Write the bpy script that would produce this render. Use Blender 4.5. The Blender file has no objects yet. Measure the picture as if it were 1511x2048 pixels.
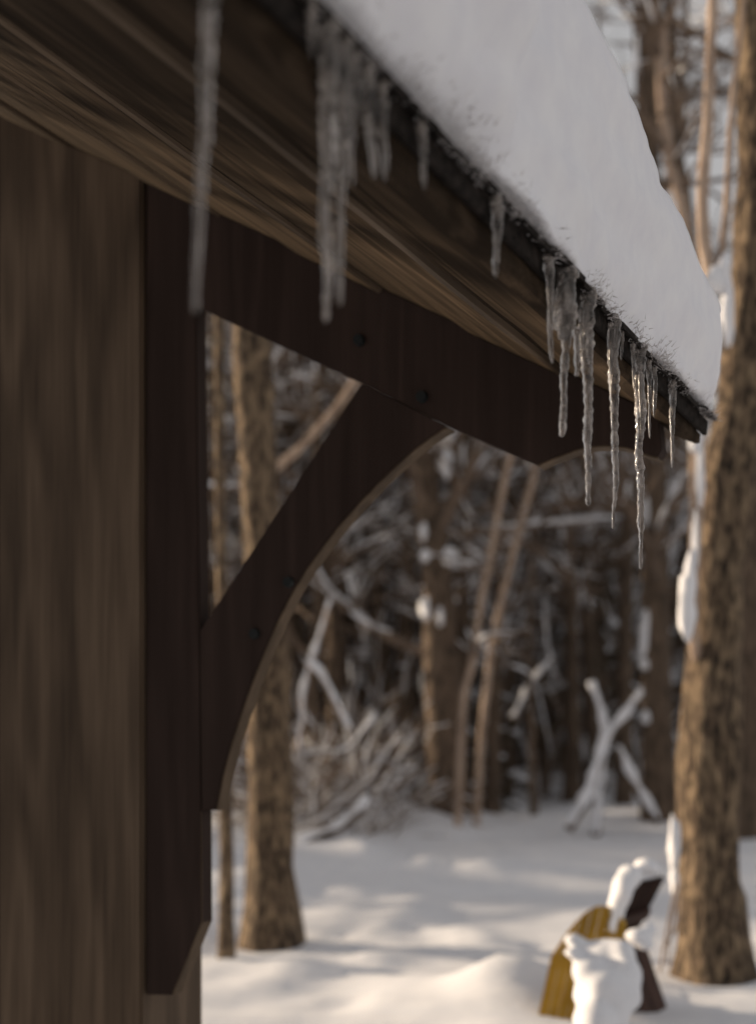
import bpy, math, random
import numpy as np
from mathutils import Vector, Matrix, noise
R = math.radians
rnd = random.Random(7)
scene = bpy.context.scene
COL = scene.collection

# ------------------------------------------------------------------ camera, sky, sun, exposure
CAMZ = 1.06
FPX = 2844.0            # 50 mm lens on a 36 mm high frame, in pixels of the 1511 x 2048 frame
HOR = 1500.0            # row of the horizon
cd = bpy.data.cameras.new('camera')
cam = bpy.data.objects.new('camera', cd); COL.objects.link(cam)
cam.location = (0, 0, CAMZ); cam.rotation_euler = (R(90), 0, 0)
cd.sensor_fit = 'VERTICAL'; cd.sensor_height = 36; cd.sensor_width = 24; cd.lens = 50
cd.shift_y = (HOR - 1024) / 2048.0
cd.clip_start = 0.05; cd.clip_end = 2000
cd.dof.use_dof = True; cd.dof.focus_distance = 2.52; cd.dof.aperture_fstop = 2.0
cd.dof.aperture_blades = 0
scene.camera = cam

SUN_EL, SUN_AZ_X, SUN_AZ_Y = R(10.5), -0.906, 0.423      # towards the sun: left, a little beyond
w = bpy.data.worlds.new('World'); scene.world = w; w.use_nodes = True
nt = w.node_tree; nt.nodes.clear()
sky = nt.nodes.new('ShaderNodeTexSky'); sky.sky_type = 'NISHITA'; sky.sun_disc = False
sky.sun_elevation = SUN_EL
sky.sun_rotation = math.atan2(SUN_AZ_X, SUN_AZ_Y) % (2 * math.pi)
sky.dust_density = 2.0
hs = nt.nodes.new('ShaderNodeHueSaturation'); hs.inputs['Saturation'].default_value = 0.45
mx = nt.nodes.new('ShaderNodeMix'); mx.data_type = 'RGBA'; mx.blend_type = 'MULTIPLY'
mx.inputs[0].default_value = 1; mx.inputs[7].default_value = (1.0, 0.91, 0.85, 1)
bg = nt.nodes.new('ShaderNodeBackground'); bg.inputs[1].default_value = 0.095
ow = nt.nodes.new('ShaderNodeOutputWorld')
nt.links.new(sky.outputs[0], hs.inputs['Color']); nt.links.new(hs.outputs[0], mx.inputs[6])
veil = nt.nodes.new('ShaderNodeMix'); veil.data_type = 'RGBA'      # thin even high cloud over the whole sky
veil.inputs[0].default_value = 0.8; veil.inputs[7].default_value = (3.68, 3.62, 3.64, 1)
nt.links.new(mx.outputs[2], veil.inputs[6]); nt.links.new(veil.outputs[2], bg.inputs[0]); nt.links.new(bg.outputs[0], ow.inputs[0])
sl = bpy.data.lights.new('sun', 'SUN'); sl.energy = 5.0; sl.angle = R(0.6); sl.color = (1.0, 0.80, 0.58)
so = bpy.data.objects.new('sun', sl); COL.objects.link(so)
sdir = Vector((SUN_AZ_X, SUN_AZ_Y, 0)).normalized() * math.cos(SUN_EL) + Vector((0, 0, math.sin(SUN_EL)))
so.rotation_euler = sdir.to_track_quat('Z', 'Y').to_euler()
so.location = sdir * 40
scene.view_settings.view_transform = 'Standard'; scene.view_settings.look = 'None'
scene.view_settings.exposure = 0.48; scene.view_settings.gamma = 1
scene.cycles.use_denoising = True
scene.cycles.max_bounces = 8; scene.cycles.transmission_bounces = 6; scene.cycles.transparent_max_bounces = 6
scene.cycles.diffuse_bounces = 4; scene.cycles.caustics_reflective = False; scene.cycles.caustics_refractive = False
scene.cycles.sample_clamp_indirect = 4

# ------------------------------------------------------------------ helpers
def at(px, py, Y):
    """point at depth Y seen at a place of the 1511 x 2048 frame"""
    return Vector(((px - 755.5) / FPX * Y, Y, CAMZ + (HOR - py) / FPX * Y))

def tag(o, label=None, cat=None, group=None, kind=None):
    if label: o['label'] = label
    if cat: o['category'] = cat
    if group: o['group'] = group
    if kind: o['kind'] = kind
    return o

def empty(name, loc=(0, 0, 0), rz=0):
    o = bpy.data.objects.new(name, None); COL.objects.link(o)
    o.location = loc; o.rotation_euler = (0, 0, rz); o.empty_display_size = 0.1
    return o

class MB:
    def __init__(s): s.v = []; s.f = []; s.sm = True
    def add(s, vs, fs):
        b = len(s.v); s.v.extend([tuple(q) for q in vs]); s.f.extend([tuple(i + b for i in f) for f in fs])
    def box(s, c, d, M=None):
        vs = []
        for k in range(8):
            p = Vector(((k & 1) - .5, ((k >> 1) & 1) - .5, (k >> 2) - .5))
            p = Vector((p.x * d[0], p.y * d[1], p.z * d[2]))
            if M is not None: p = M @ p
            vs.append(p + Vector(c))
        s.add(vs, [(0, 2, 3, 1), (4, 5, 7, 6), (0, 1, 5, 4), (2, 6, 7, 3), (0, 4, 6, 2), (1, 3, 7, 5)])
    def tube(s, pts, rad, n=6, rough=0.0, seed=0.0, cap=True, fr=3.0):
        pts = [Vector(p) for p in pts]; b = len(s.v); k = len(pts)
        up = Vector((0, 0, 1))
        for i, p in enumerate(pts):
            d = (pts[min(i + 1, k - 1)] - pts[max(i - 1, 0)])
            if d.length < 1e-7: d = Vector((0, 0, 1))
            d.normalize()
            a = d.cross(Vector((0, 1, 0)) if abs(d.y) < .9 else Vector((1, 0, 0))).normalized(); c = d.cross(a)
            for j in range(n):
                t = 2 * math.pi * j / n; r = rad[i]
                q = a * math.cos(t) + c * math.sin(t)
                if rough:
                    r *= 1 + rough * noise.noise((p + q * rad[i] * 1.5) * fr + Vector((seed, 0, 0)))
                s.v.append(tuple(p + q * r))
        for i in range(k - 1):
            for j in range(n):
                j2 = (j + 1) % n
                s.f.append((b + i * n + j, b + i * n + j2, b + (i + 1) * n + j2, b + (i + 1) * n + j))
        if cap:
            s.f.append(tuple(b + j for j in range(n))[::-1]); s.f.append(tuple(b + (k - 1) * n + j for j in range(n)))
    def blob(s, c, r, seg=8, rings=5, nz=.25, seed=0, M=None):
        c = Vector(c); b = len(s.v)
        vs = [Vector((0, 0, 1))]
        for i in range(1, rings):
            ph = math.pi * i / rings
            for j in range(seg):
                th = 2 * math.pi * j / seg
                vs.append(Vector((math.sin(ph) * math.cos(th), math.sin(ph) * math.sin(th), math.cos(ph))))
        vs.append(Vector((0, 0, -1)))
        for q in vs:
            k = 1 + nz * noise.noise(q * 1.6 + Vector((seed * 3.7, seed, 0)))
            q = Vector((q.x * r[0], q.y * r[1], q.z * r[2])) * k
            if M is not None: q = M @ q
            s.v.append(tuple(c + q))
        for j in range(seg): s.f.append((b, b + 1 + j, b + 1 + (j + 1) % seg))
        for i in range(rings - 2):
            for j in range(seg):
                a0 = b + 1 + i * seg + j; a1 = b + 1 + i * seg + (j + 1) % seg
                s.f.append((a0, a0 + seg, a1 + seg, a1))
        e = b + 1 + (rings - 1) * seg; l = b + 1 + (rings - 2) * seg
        for j in range(seg): s.f.append((e, l + (j + 1) % seg, l + j))
    def prism(s, poly, fn, t0, t1):
        """poly of (u,z), extruded between t0 and t1; fn(u,t,z) -> point"""
        n = len(poly); b = len(s.v)
        for t in (t0, t1):
            for (u, z) in poly: s.v.append(tuple(fn(u, t, z)))
        s.f.append(tuple(b + i for i in range(n))); s.f.append(tuple(b + n + i for i in range(n))[::-1])
        for i in range(n):
            j = (i + 1) % n; s.f.append((b + j, b + i, b + n + i, b + n + j))
    def build(s, name, mat, parent=None, smooth=False, bevel=0, tri=False):
        me = bpy.data.meshes.new(name); me.from_pydata(s.v, [], s.f); me.update()
        me.materials.append(mat)
        o = bpy.data.objects.new(name, me); COL.objects.link(o)
        if parent is not None: o.parent = parent
        import bmesh
        bm = bmesh.new(); bm.from_mesh(me)
        bmesh.ops.recalc_face_normals(bm, faces=bm.faces)
        if tri: bmesh.ops.triangulate(bm, faces=[f for f in bm.faces if len(f.verts) > 4])
        if bevel:
            es = [e for e in bm.edges if len(e.link_faces) == 2 and e.calc_face_angle(0) > .5]
            bmesh.ops.bevel(bm, geom=es, offset=bevel, segments=2, affect='EDGES', clamp_overlap=True)
        bm.to_mesh(me); bm.free()
        if smooth: me.shade_smooth()
        return o

def copy_thing(o, loc, rz=0, sc=1.0):
    c = o.copy(); COL.objects.link(c); c.location = loc; c.rotation_euler = (0, 0, rz); c.scale = (sc, sc, sc)
    for ch in o.children:
        d = ch.copy(); COL.objects.link(d); d.parent = c
        for g in ch.children:
            h = g.copy(); COL.objects.link(h); h.parent = d
    return c

# ------------------------------------------------------------------ materials
def mat(name, c1, c2=None, scale=(5, 5, 5), rough=.8, bump=.3, detail=6, dist=.01, spec=.3, c3=None, sc3=(1, 1, 1), gen=False, ramp=(.35, .65), ramp3=(.45, .7)):
    m = bpy.data.materials.new(name); m.use_nodes = True; n = m.node_tree; N = n.nodes; L = n.links
    p = N['Principled BSDF']; p.inputs['Roughness'].default_value = rough; p.inputs['Specular IOR Level'].default_value = spec
    tc = N.new('ShaderNodeTexCoord'); mp = N.new('ShaderNodeMapping'); mp.inputs['Scale'].default_value = scale
    L.new(tc.outputs['Object'], mp.inputs[0])
    no = N.new('ShaderNodeTexNoise'); no.inputs['Scale'].default_value = 1; no.inputs['Detail'].default_value = detail; no.inputs['Roughness'].default_value = .62
    L.new(mp.outputs[0], no.inputs['Vector'])
    cr = N.new('ShaderNodeValToRGB'); cr.color_ramp.elements[0].position = ramp[0]; cr.color_ramp.elements[1].position = ramp[1]
    cr.color_ramp.elements[0].color = (*c1, 1); cr.color_ramp.elements[1].color = (*(c2 or c1), 1)
    L.new(no.outputs['Fac'], cr.inputs[0]); out = cr.outputs[0]
    if c3:
        m3 = N.new('ShaderNodeMapping'); m3.inputs['Scale'].default_value = sc3; m3.inputs['Location'].default_value = (3.1, 1.7, 5)
        L.new(tc.outputs['Object'], m3.inputs[0])
        n3 = N.new('ShaderNodeTexNoise'); n3.inputs['Scale'].default_value = 1; n3.inputs['Detail'].default_value = 4
        L.new(m3.outputs[0], n3.inputs['Vector'])
        r3 = N.new('ShaderNodeValToRGB'); r3.color_ramp.elements[0].position = ramp3[0]; r3.color_ramp.elements[1].position = ramp3[1]
        L.new(n3.outputs['Fac'], r3.inputs[0])
        mm = N.new('ShaderNodeMix'); mm.data_type = 'RGBA'; L.new(r3.outputs[0], mm.inputs[0]); L.new(out, mm.inputs[6])
        mm.inputs[7].default_value = (*c3, 1); out = mm.outputs[2]
    L.new(out, p.inputs['Base Color'])
    if bump:
        b = N.new('ShaderNodeBump'); b.inputs['Strength'].default_value = bump; b.inputs['Distance'].default_value = dist
        L.new(no.outputs['Fac'], b.inputs['Height']); L.new(b.outputs[0], p.inputs['Normal'])
    return m

def wood(name, dark, mid, lite, axis, ring=14, rough=.62, bump=.35, fine=220, rot=(0, 0, 0), spec=.15):
    """sawn timber: long grain along one axis, cathedral bands, fine fibre, knots"""
    m = bpy.data.materials.new(name); m.use_nodes = True; n = m.node_tree; N = n.nodes; L = n.links
    p = N['Principled BSDF']; p.inputs['Roughness'].default_value = rough; p.inputs['Specular IOR Level'].default_value = spec
    tc = N.new('ShaderNodeTexCoord')
    r0 = N.new('ShaderNodeMapping'); r0.inputs['Rotation'].default_value = rot; L.new(tc.outputs['Object'], r0.inputs[0])
    oi = N.new('ShaderNodeObjectInfo')
    ad = N.new('ShaderNodeVectorMath'); ad.operation = 'ADD'; L.new(r0.outputs[0], ad.inputs[0])
    ml = N.new('ShaderNodeMath'); ml.operation = 'MULTIPLY'; ml.inputs[1].default_value = 13.0; L.new(oi.outputs['Random'], ml.inputs[0]); L.new(ml.outputs[0], ad.inputs[1])
    def nz(s_long, s_cross, det, w=0):
        mp = N.new('ShaderNodeMapping'); v = [s_cross] * 3; v[axis] = s_long; mp.inputs['Scale'].default_value = v
        L.new(ad.outputs[0], mp.inputs[0]); t = N.new('ShaderNodeTexNoise'); t.inputs['Scale'].default_value = 1
        t.inputs['Detail'].default_value = det; t.inputs['Roughness'].default_value = .6; t.inputs['Distortion'].default_value = w
        L.new(mp.outputs[0], t.inputs['Vector']); return t.outputs['Fac']
    big = nz(.55, ring * .35, 2, .3)
    mulb = N.new('ShaderNodeMath'); mulb.operation = 'MULTIPLY'; mulb.inputs[1].default_value = 34; L.new(big, mulb.inputs[0])
    sn = N.new('ShaderNodeMath'); sn.operation = 'SINE'; L.new(mulb.outputs[0], sn.inputs[0])
    s2 = N.new('ShaderNodeMapRange'); s2.inputs[1].default_value = -1; s2.inputs[2].default_value = 1; L.new(sn.outputs[0], s2.inputs[0])
    fi = nz(3, fine, 4)
    pa = nz(1.2, 9, 4)
    a = N.new('ShaderNodeMath'); a.operation = 'MULTIPLY_ADD'; a.inputs[1].default_value = .20; L.new(s2.outputs[0], a.inputs[0])
    b = N.new('ShaderNodeMath'); b.operation = 'MULTIPLY_ADD'; b.inputs[1].default_value = .45; L.new(fi, b.inputs[0])
    c = N.new('ShaderNodeMath'); c.operation = 'MULTIPLY'; c.inputs[1].default_value = .55; L.new(pa, c.inputs[0])
    L.new(c.outputs[0], b.inputs[2]); L.new(b.outputs[0], a.inputs[2])
    cr = N.new('ShaderNodeValToRGB'); e = cr.color_ramp.elements
    e[0].position = .38; e[0].color = (*dark, 1); e[1].position = .86; e[1].color = (*lite, 1); k = e.new(.62); k.color = (*mid, 1)
    L.new(a.outputs[0], cr.inputs[0]); L.new(cr.outputs[0], p.inputs['Base Color'])
    bm = N.new('ShaderNodeBump'); bm.inputs['Strength'].default_value = bump; bm.inputs['Distance'].default_value = .003
    L.new(a.outputs[0], bm.inputs['Height']); L.new(bm.outputs[0], p.inputs['Normal'])
    return m

THETA = math.atan((2050 - 755.5) / FPX)
SE, CE = math.sin(THETA), math.cos(THETA)
def W(u, t, z):
    """shelter frame: u outward from the eave, t along the eave away from the camera, z above the camera"""
    return Vector((u * CE + t * SE, -u * SE + t * CE, z + CAMZ))

M_snow = mat('snow', (.80, .81, .85), (.86, .86, .88), (9, 9, 9), rough=.75, bump=.35, dist=.012, spec=.25)
M_rsnow = mat('packed_snow', (.80, .80, .84), (.86, .86, .88), (14, 14, 14), rough=.8, bump=.25, dist=.006, spec=.2)
M_bark = mat('bark', (.030, .022, .016), (.30, .21, .14), (60, 60, 16), rough=.95, bump=1, dist=.06, c3=(.52, .38, .24), sc3=(30, 30, 10), ramp=(.42, .68), ramp3=(.45, .76))
M_bark2 = mat('grey_bark', (.045, .033, .024), (.19, .135, .095), (22, 22, 7), rough=.95, bump=.8, dist=.02)
M_pale = mat('pale_bark', (.28, .20, .15), (.50, .38, .29), (14, 14, 5), rough=.85, bump=.4, dist=.01)
M_twig = mat('twig', (.09, .066, .050), (.24, .175, .13), (6, 6, 6), rough=.9, bump=0)
M_needle = mat('needles', (.055, .043, .030), (.15, .115, .08), (2.5, 2.5, 2.5), rough=.9, bump=0)
M_post = wood('post_wood', (.060, .041, .027), (.112, .078, .052), (.175, .124, .084), 2, fine=150)
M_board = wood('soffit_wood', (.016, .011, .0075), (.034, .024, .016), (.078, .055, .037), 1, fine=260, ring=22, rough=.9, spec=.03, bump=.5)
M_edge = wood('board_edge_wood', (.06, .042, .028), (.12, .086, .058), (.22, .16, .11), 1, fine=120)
M_brace = wood('dark_stained_wood', (.030, .019, .015), (.040, .026, .021), (.056, .036, .029), 2, fine=90, rough=.85)
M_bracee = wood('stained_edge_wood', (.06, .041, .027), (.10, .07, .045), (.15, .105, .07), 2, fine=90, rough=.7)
M_black = mat('black_metal', (.008, .007, .006), (.035, .028, .024), (60, 60, 60), rough=.95, bump=.8, dist=.006, spec=.1)
M_bolt = mat('bolt_iron', (.010, .013, .013), (.02, .022, .022), (60, 60, 60), rough=.8, bump=.2, dist=.001)
M_yellow = mat('yellow_paint', (.52, .31, .04), (.62, .39, .06), (12, 12, 12), rough=.5, bump=.15, dist=.003)
M_brown = wood('brown_chair_wood', (.026, .012, .009), (.050, .022, .015), (.085, .038, .025), 2, fine=60)

def ice_mat():
    m = bpy.data.materials.new('ice'); m.use_nodes = True; N = m.node_tree.nodes; L = m.node_tree.links
    p = N['Principled BSDF']; p.inputs['Base Color'].default_value = (.93, .90, .88, 1)
    p.inputs['Roughness'].default_value = .10; p.inputs['IOR'].default_value = 1.31; p.inputs['Transmission Weight'].default_value = 1
    tc = N.new('ShaderNodeTexCoord'); mp = N.new('ShaderNodeMapping'); mp.inputs['Scale'].default_value = (160, 160, 55)
    no = N.new('ShaderNodeTexNoise'); no.inputs['Scale'].default_value = 1; no.inputs['Detail'].default_value = 4
    L.new(tc.outputs['Object'], mp.inputs[0]); L.new(mp.outputs[0], no.inputs['Vector'])
    b = N.new('ShaderNodeBump'); b.inputs['Strength'].default_value = .8; b.inputs['Distance'].default_value = .004
    L.new(no.outputs['Fac'], b.inputs['Height']); L.new(b.outputs[0], p.inputs['Normal'])
    d = N.new('ShaderNodeBsdfPrincipled'); d.inputs['Base Color'].default_value = (.55, .48, .43, 1); d.inputs['Roughness'].default_value = .4
    L.new(b.outputs[0], d.inputs['Normal'])
    ms = N.new('ShaderNodeMixShader')
    m2 = N.new('ShaderNodeMapping'); m2.inputs['Scale'].default_value = (90, 90, 30); n2 = N.new('ShaderNodeTexNoise'); n2.inputs['Scale'].default_value = 1; n2.inputs['Detail'].default_value = 3
    L.new(tc.outputs['Object'], m2.inputs[0]); L.new(m2.outputs[0], n2.inputs['Vector'])
    mr = N.new('ShaderNodeMapRange'); mr.inputs[1].default_value = .35; mr.inputs[2].default_value = .7; mr.inputs[3].default_value = .04; mr.inputs[4].default_value = .50
    L.new(n2.outputs['Fac'], mr.inputs[0]); L.new(mr.outputs[0], ms.inputs[0])
    L.new(p.outputs[0], ms.inputs[1]); L.new(d.outputs[0], ms.inputs[2])
    L.new(ms.outputs[0], N['Material Output'].inputs['Surface'])
    return m
M_ice = ice_mat()
M_frost = mat('frost', (.34, .31, .30), (.62, .59, .58), (50, 50, 50), rough=.5, bump=0)

# ------------------------------------------------------------------ ground
def sstep(a, b, x):
    t = min(1, max(0, (x - a) / (b - a))); return t * t * (3 - 2 * t)
def ground(x, y, fine=True):
    z = .36 * sstep(7.3, 13.5, y) + .33 * sstep(13, 19.5, y) + .20 * sstep(16, 26, y) + .9 * sstep(26, 70, y) + 6 * sstep(70, 260, y)
    z += .10 * noise.noise(Vector((x * .35, y * .35, 1.3))) * sstep(4, 9, y)
    if fine:
        z += .06 * noise.noise(Vector((x * 1.1, y * .8, 4.1))) + .034 * noise.noise(Vector((x * 3.1, y * 2.4, 8.1)))
        z += .05 * max(0, noise.noise(Vector((x * 1.7, y * 1.2, 2.2)))) * sstep(9, 12, y)
        z += .016 * noise.noise(Vector((x * 7, y * 5, 3.1))) * sstep(5, 7, y)
        # hollow round the feet of the trees and old tracks
        z += .035 * max(0, noise.noise(Vector((x * 2.2, y * .9, 6.6))) - .15) * 3
    # drift beside the chairs, left
    z += .15 * math.exp(-((x - .62) / .34) ** 2 - ((y - 6.1) / .25) ** 2)
    z += .05 * math.exp(-((x - .3) / .7) ** 2 - ((y - 5.6) / .3) ** 2)
    z -= .07 * math.exp(-((x + .6) / .5) ** 2 - ((y - 7.8) / .5) ** 2)
    # brush pile swell under the snow, left of the middle trunk
    z += .30 * math.exp(-((x + .25) / 1.1) ** 2 - ((y - 13.2) / .9) ** 2)
    z += .16 * math.exp(-((x - 2.4) / .9) ** 2 - ((y - 13.3) / .8) ** 2)
    return z
def make_ground():
    na, nb = 250, 330
    us = np.linspace(-1, 1, na); vs = np.linspace(0, 1, nb)
    xs = [math.copysign(abs(a) ** 2.6 * 330 + abs(a) * 7.0, a) for a in us]
    ys = [-12 + 26 * v * 1.25 if v < .8 else 14 + (v - .8) / .2 * 8 + ((v - .8) / .2) ** 3 * 330 for v in vs]
    V = [(x, y, ground(x, y)) for y in ys for x in xs]
    F = [(j * na + i, j * na + i + 1, (j + 1) * na + i + 1, (j + 1) * na + i) for j in range(nb - 1) for i in range(na - 1)]
    me = bpy.data.meshes.new('snow_ground'); me.from_pydata(V, [], F); me.shade_smooth(); me.materials.append(M_snow)
    o = bpy.data.objects.new('snow_ground', me); COL.objects.link(o); tag(o, kind='structure')
make_ground()
def base_depth(py, x_px=755, lo=4.5, hi=60):
    """depth at which a ray through this place of the frame meets the snow"""
    Y = lo
    while Y < hi:
        p = at(x_px, py, Y)
        if p.z <= ground(p.x, p.y, False): return Y
        Y += .05
    return hi

# ------------------------------------------------------------------ the timber shelter
S = .556
def zs(u): return .685 - S * (u + .690)          # underside of the roof boards
T0 = 3.0
sh = empty('timber_shelter', W(-2.2, 3.1, -CAMZ))
tag(sh, 'dark timber shelter corner with post, curved knee brace and boarded eave', 'shelter')
shp = sh.location.copy()
def F(u, t, z): return W(u, t, z) - shp
def at_t(px, py, t=T0):
    r = Vector(((px - 755.5) / FPX, 1, (HOR - py) / FPX)); e = Vector((SE, CE, 0)); k = t / r.dot(e); p = r * k
    return (p.x * CE - p.y * SE, p.z)
# post: one big squared timber
m = MB(); m.prism([(-2.452, -1.12), (-2.006, -1.12), (-2.006, zs(-2.006) + .016), (-2.452, zs(-2.452) + .016)], F, 2.985, 3.275)
m.build('post', M_post, sh, bevel=.006)
# leg of the bracket on the side of the post
leg = [(-2.003, at_t(300, 1990)[1]), at_t(345, 1990), at_t(404, 1845), at_t(403, 1622), at_t(399, 1240), at_t(392, 620), (at_t(392, 620)[0], zs(at_t(392, 620)[0]) + .014), (-2.003, zs(-2.003) + .014)]
m = MB(); m.prism(leg, F, 3.0, 3.048)
lg = m.build('bracket_leg', M_brace, sh, bevel=.003, tri=True)
# matching dark leg on the far side of the post, just inside the frame
m = MB(); m.prism([(-2.60, -1.12), (-2.4535, -1.12), (-2.4535, zs(-2.4535) + .014), (-2.60, zs(-2.60) + .014)], F, 3.0, 3.048)
m.build('bracket_leg', M_brace, sh, bevel=.003)
# knee brace
arc = [(893, 853), (862, 872), (826, 900), (790, 932), (752, 969), (716, 1007), (680, 1047), (645, 1092), (612, 1138), (582, 1188), (554, 1243), (528, 1302), (504, 1363), (482, 1425), (462, 1488), (445, 1552), (432, 1620)]
br = [at_t(*q) for q in arc] + [at_t(405.5, 1621), at_t(401.5, 1262), at_t(724, 768), at_t(806, 808)]
m = MB(); m.prism(br, F, 2.996, 3.052); kb = m.build('knee_brace', M_brace, sh, bevel=.002, tri=True)
# rafter with ogee tail
tail = [(1074, 930), (1100, 918), (1132, 906), (1150, 899), (1170, 894), (1190, 891), (1210, 890), (1232, 891), (1253, 895), (1275, 901), (1294, 909), (1314, 914), (1322, 900)]
lo = [at_t(392, 612.5), at_t(724, 766)] + [at_t(893, 851)] + [at_t(*q) for q in tail]
ua = lo[0][0] + .001; ub = -.712
raf = [(ua, lo[0][1])] + lo[1:] + [(ub, zs(ub) + .017), (ua, zs(ua) + .017)]
m = MB(); m.prism(raf, F, 3.0, 3.05); m.build('rafter', M_brace, sh, bevel=.002, tri=True)
# pale strips: the sawn undersides seen from below
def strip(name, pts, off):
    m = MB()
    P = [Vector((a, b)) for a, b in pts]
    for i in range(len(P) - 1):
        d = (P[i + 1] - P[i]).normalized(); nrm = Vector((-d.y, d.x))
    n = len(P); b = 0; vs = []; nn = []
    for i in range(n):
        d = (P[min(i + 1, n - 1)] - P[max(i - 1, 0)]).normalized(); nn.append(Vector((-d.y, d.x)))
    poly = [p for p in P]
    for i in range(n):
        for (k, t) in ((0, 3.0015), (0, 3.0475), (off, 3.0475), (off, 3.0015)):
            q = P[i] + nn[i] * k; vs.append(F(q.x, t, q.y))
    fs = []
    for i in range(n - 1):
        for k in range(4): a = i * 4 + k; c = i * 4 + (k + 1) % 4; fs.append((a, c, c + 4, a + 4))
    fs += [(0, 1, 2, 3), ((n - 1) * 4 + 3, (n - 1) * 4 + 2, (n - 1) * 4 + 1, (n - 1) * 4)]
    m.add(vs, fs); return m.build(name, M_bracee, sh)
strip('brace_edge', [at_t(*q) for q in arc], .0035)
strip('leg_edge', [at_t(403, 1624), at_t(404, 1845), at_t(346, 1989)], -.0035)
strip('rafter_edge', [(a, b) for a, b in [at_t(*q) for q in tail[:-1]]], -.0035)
# bolts
for q in ((720, 682), (580, 1165), (512, 1268), (845, 795)):
    u, z = at_t(*q); m = MB(); m.tube([F(u, 2.985, z), F(u, 2.9985, z)], [.012, .014], 12)
    m.build('bolt', M_bolt, sh)
# roof boards, each its own
us = [-.712, -.926, -1.142, -1.358, -1.574, -1.790, -2.006, -2.222, -2.438, -2.654, -2.870]
TN, TF = -1.2, 3.135
nb = Vector((S, 1)).normalized()
L_ = math.sqrt(1 + S * S)
for i in range(len(us) - 1):
    a, b = us[i], us[i + 1]
    lift = (.014, .0, .010, .0, .009, .002, .010, .0, .008, .002)[i]
    th = .032
    sb = bpy.data.objects.new
    # local frame of a board: x across, y along the eave, z along the roof normal
    wd = abs(a - b) * L_ - .006
    m = MB(); seg = 26; prof = [(0, .006), (.006, 0), (wd - .005, 0), (wd, .005), (wd, th), (0, th)]
    n = len(prof); vs = []
    for k in range(seg + 1):
        y = (TF - TN) * k / seg; sag = .0025 * noise.noise(Vector((y * 1.3, i * 4.4, 0)))
        for (px, pz) in prof:
            vs.append((px, y, pz + sag + (.0022 * noise.noise(Vector((y * 3, i * 3.3, px * 9))) if pz < .01 else 0)))
    fs = []
    for k in range(seg):
        for j in range(n): j2 = (j + 1) % n; fs.append((k * n + j, k * n + j2, (k + 1) * n + j2, (k + 1) * n + j))
    fs += [tuple(range(n))[::-1], tuple(seg * n + j for j in range(n))]
    m.add(vs, fs)
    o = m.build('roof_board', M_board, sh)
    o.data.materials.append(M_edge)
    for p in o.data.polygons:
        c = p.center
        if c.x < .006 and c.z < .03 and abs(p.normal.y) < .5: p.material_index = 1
    X = Vector((-CE, SE, S)).normalized(); Yv = Vector((SE, CE, 0)); Z = X.cross(Yv)
    if Z.z < 0: Z = -Z
    X2 = X
    Mx = Matrix((X2, Yv, Z)).transposed().to_4x4()
    p0 = F(a - .0015, TN, zs(a - .0015)) + Z * lift
    o.matrix_local = Matrix.Translation(p0) @ Mx
m = MB(); m.prism([(-2.9, zs(-2.9) + .055), (-.70, zs(-.70) + .055), (-.70, zs(-.70) + .075), (-2.9, zs(-2.9) + .075)], F, TN, TF - .006)
m.build('roof_deck', M_black, sh)
# fascia board and black drip edge
m = MB(); m.prism([(-.7105, zs(-.7105) + .002), (-.662, zs(-.662) + .004), (-.652, zs(-.652) + .010), (-.650, .694), (-.7105, .716)], F, TN, TF)
fb = m.build('fascia_board', M_board, sh)
fb2 = fb
m = MB(); m.prism([(-.716, .722), (-.648, .700), (-.6475, .692), (-.637, .690), (-.634, .722), (-.716, .752)], F, TN, TF + .004)
m.build('drip_edge', M_black, sh, bevel=.001)
# ragged shingle ends above the drip edge, one by one
k = 0; t = TN
while t < TF - .02:
    wl = rnd.uniform(.10, .17); t2 = min(t + wl, TF)
    dz = rnd.uniform(-.003, .004); ex = rnd.uniform(-.006, .008)
    m = MB(); zt = .724 + dz
    m.prism([(-.74, zt + .052), (-.622 + ex, zt - .010), (-.620 + ex, zt - .002), (-.74, zt + .060)], F, t + .002, t2 - .002)
    m.build('shingle', M_black, sh); t = t2

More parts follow.
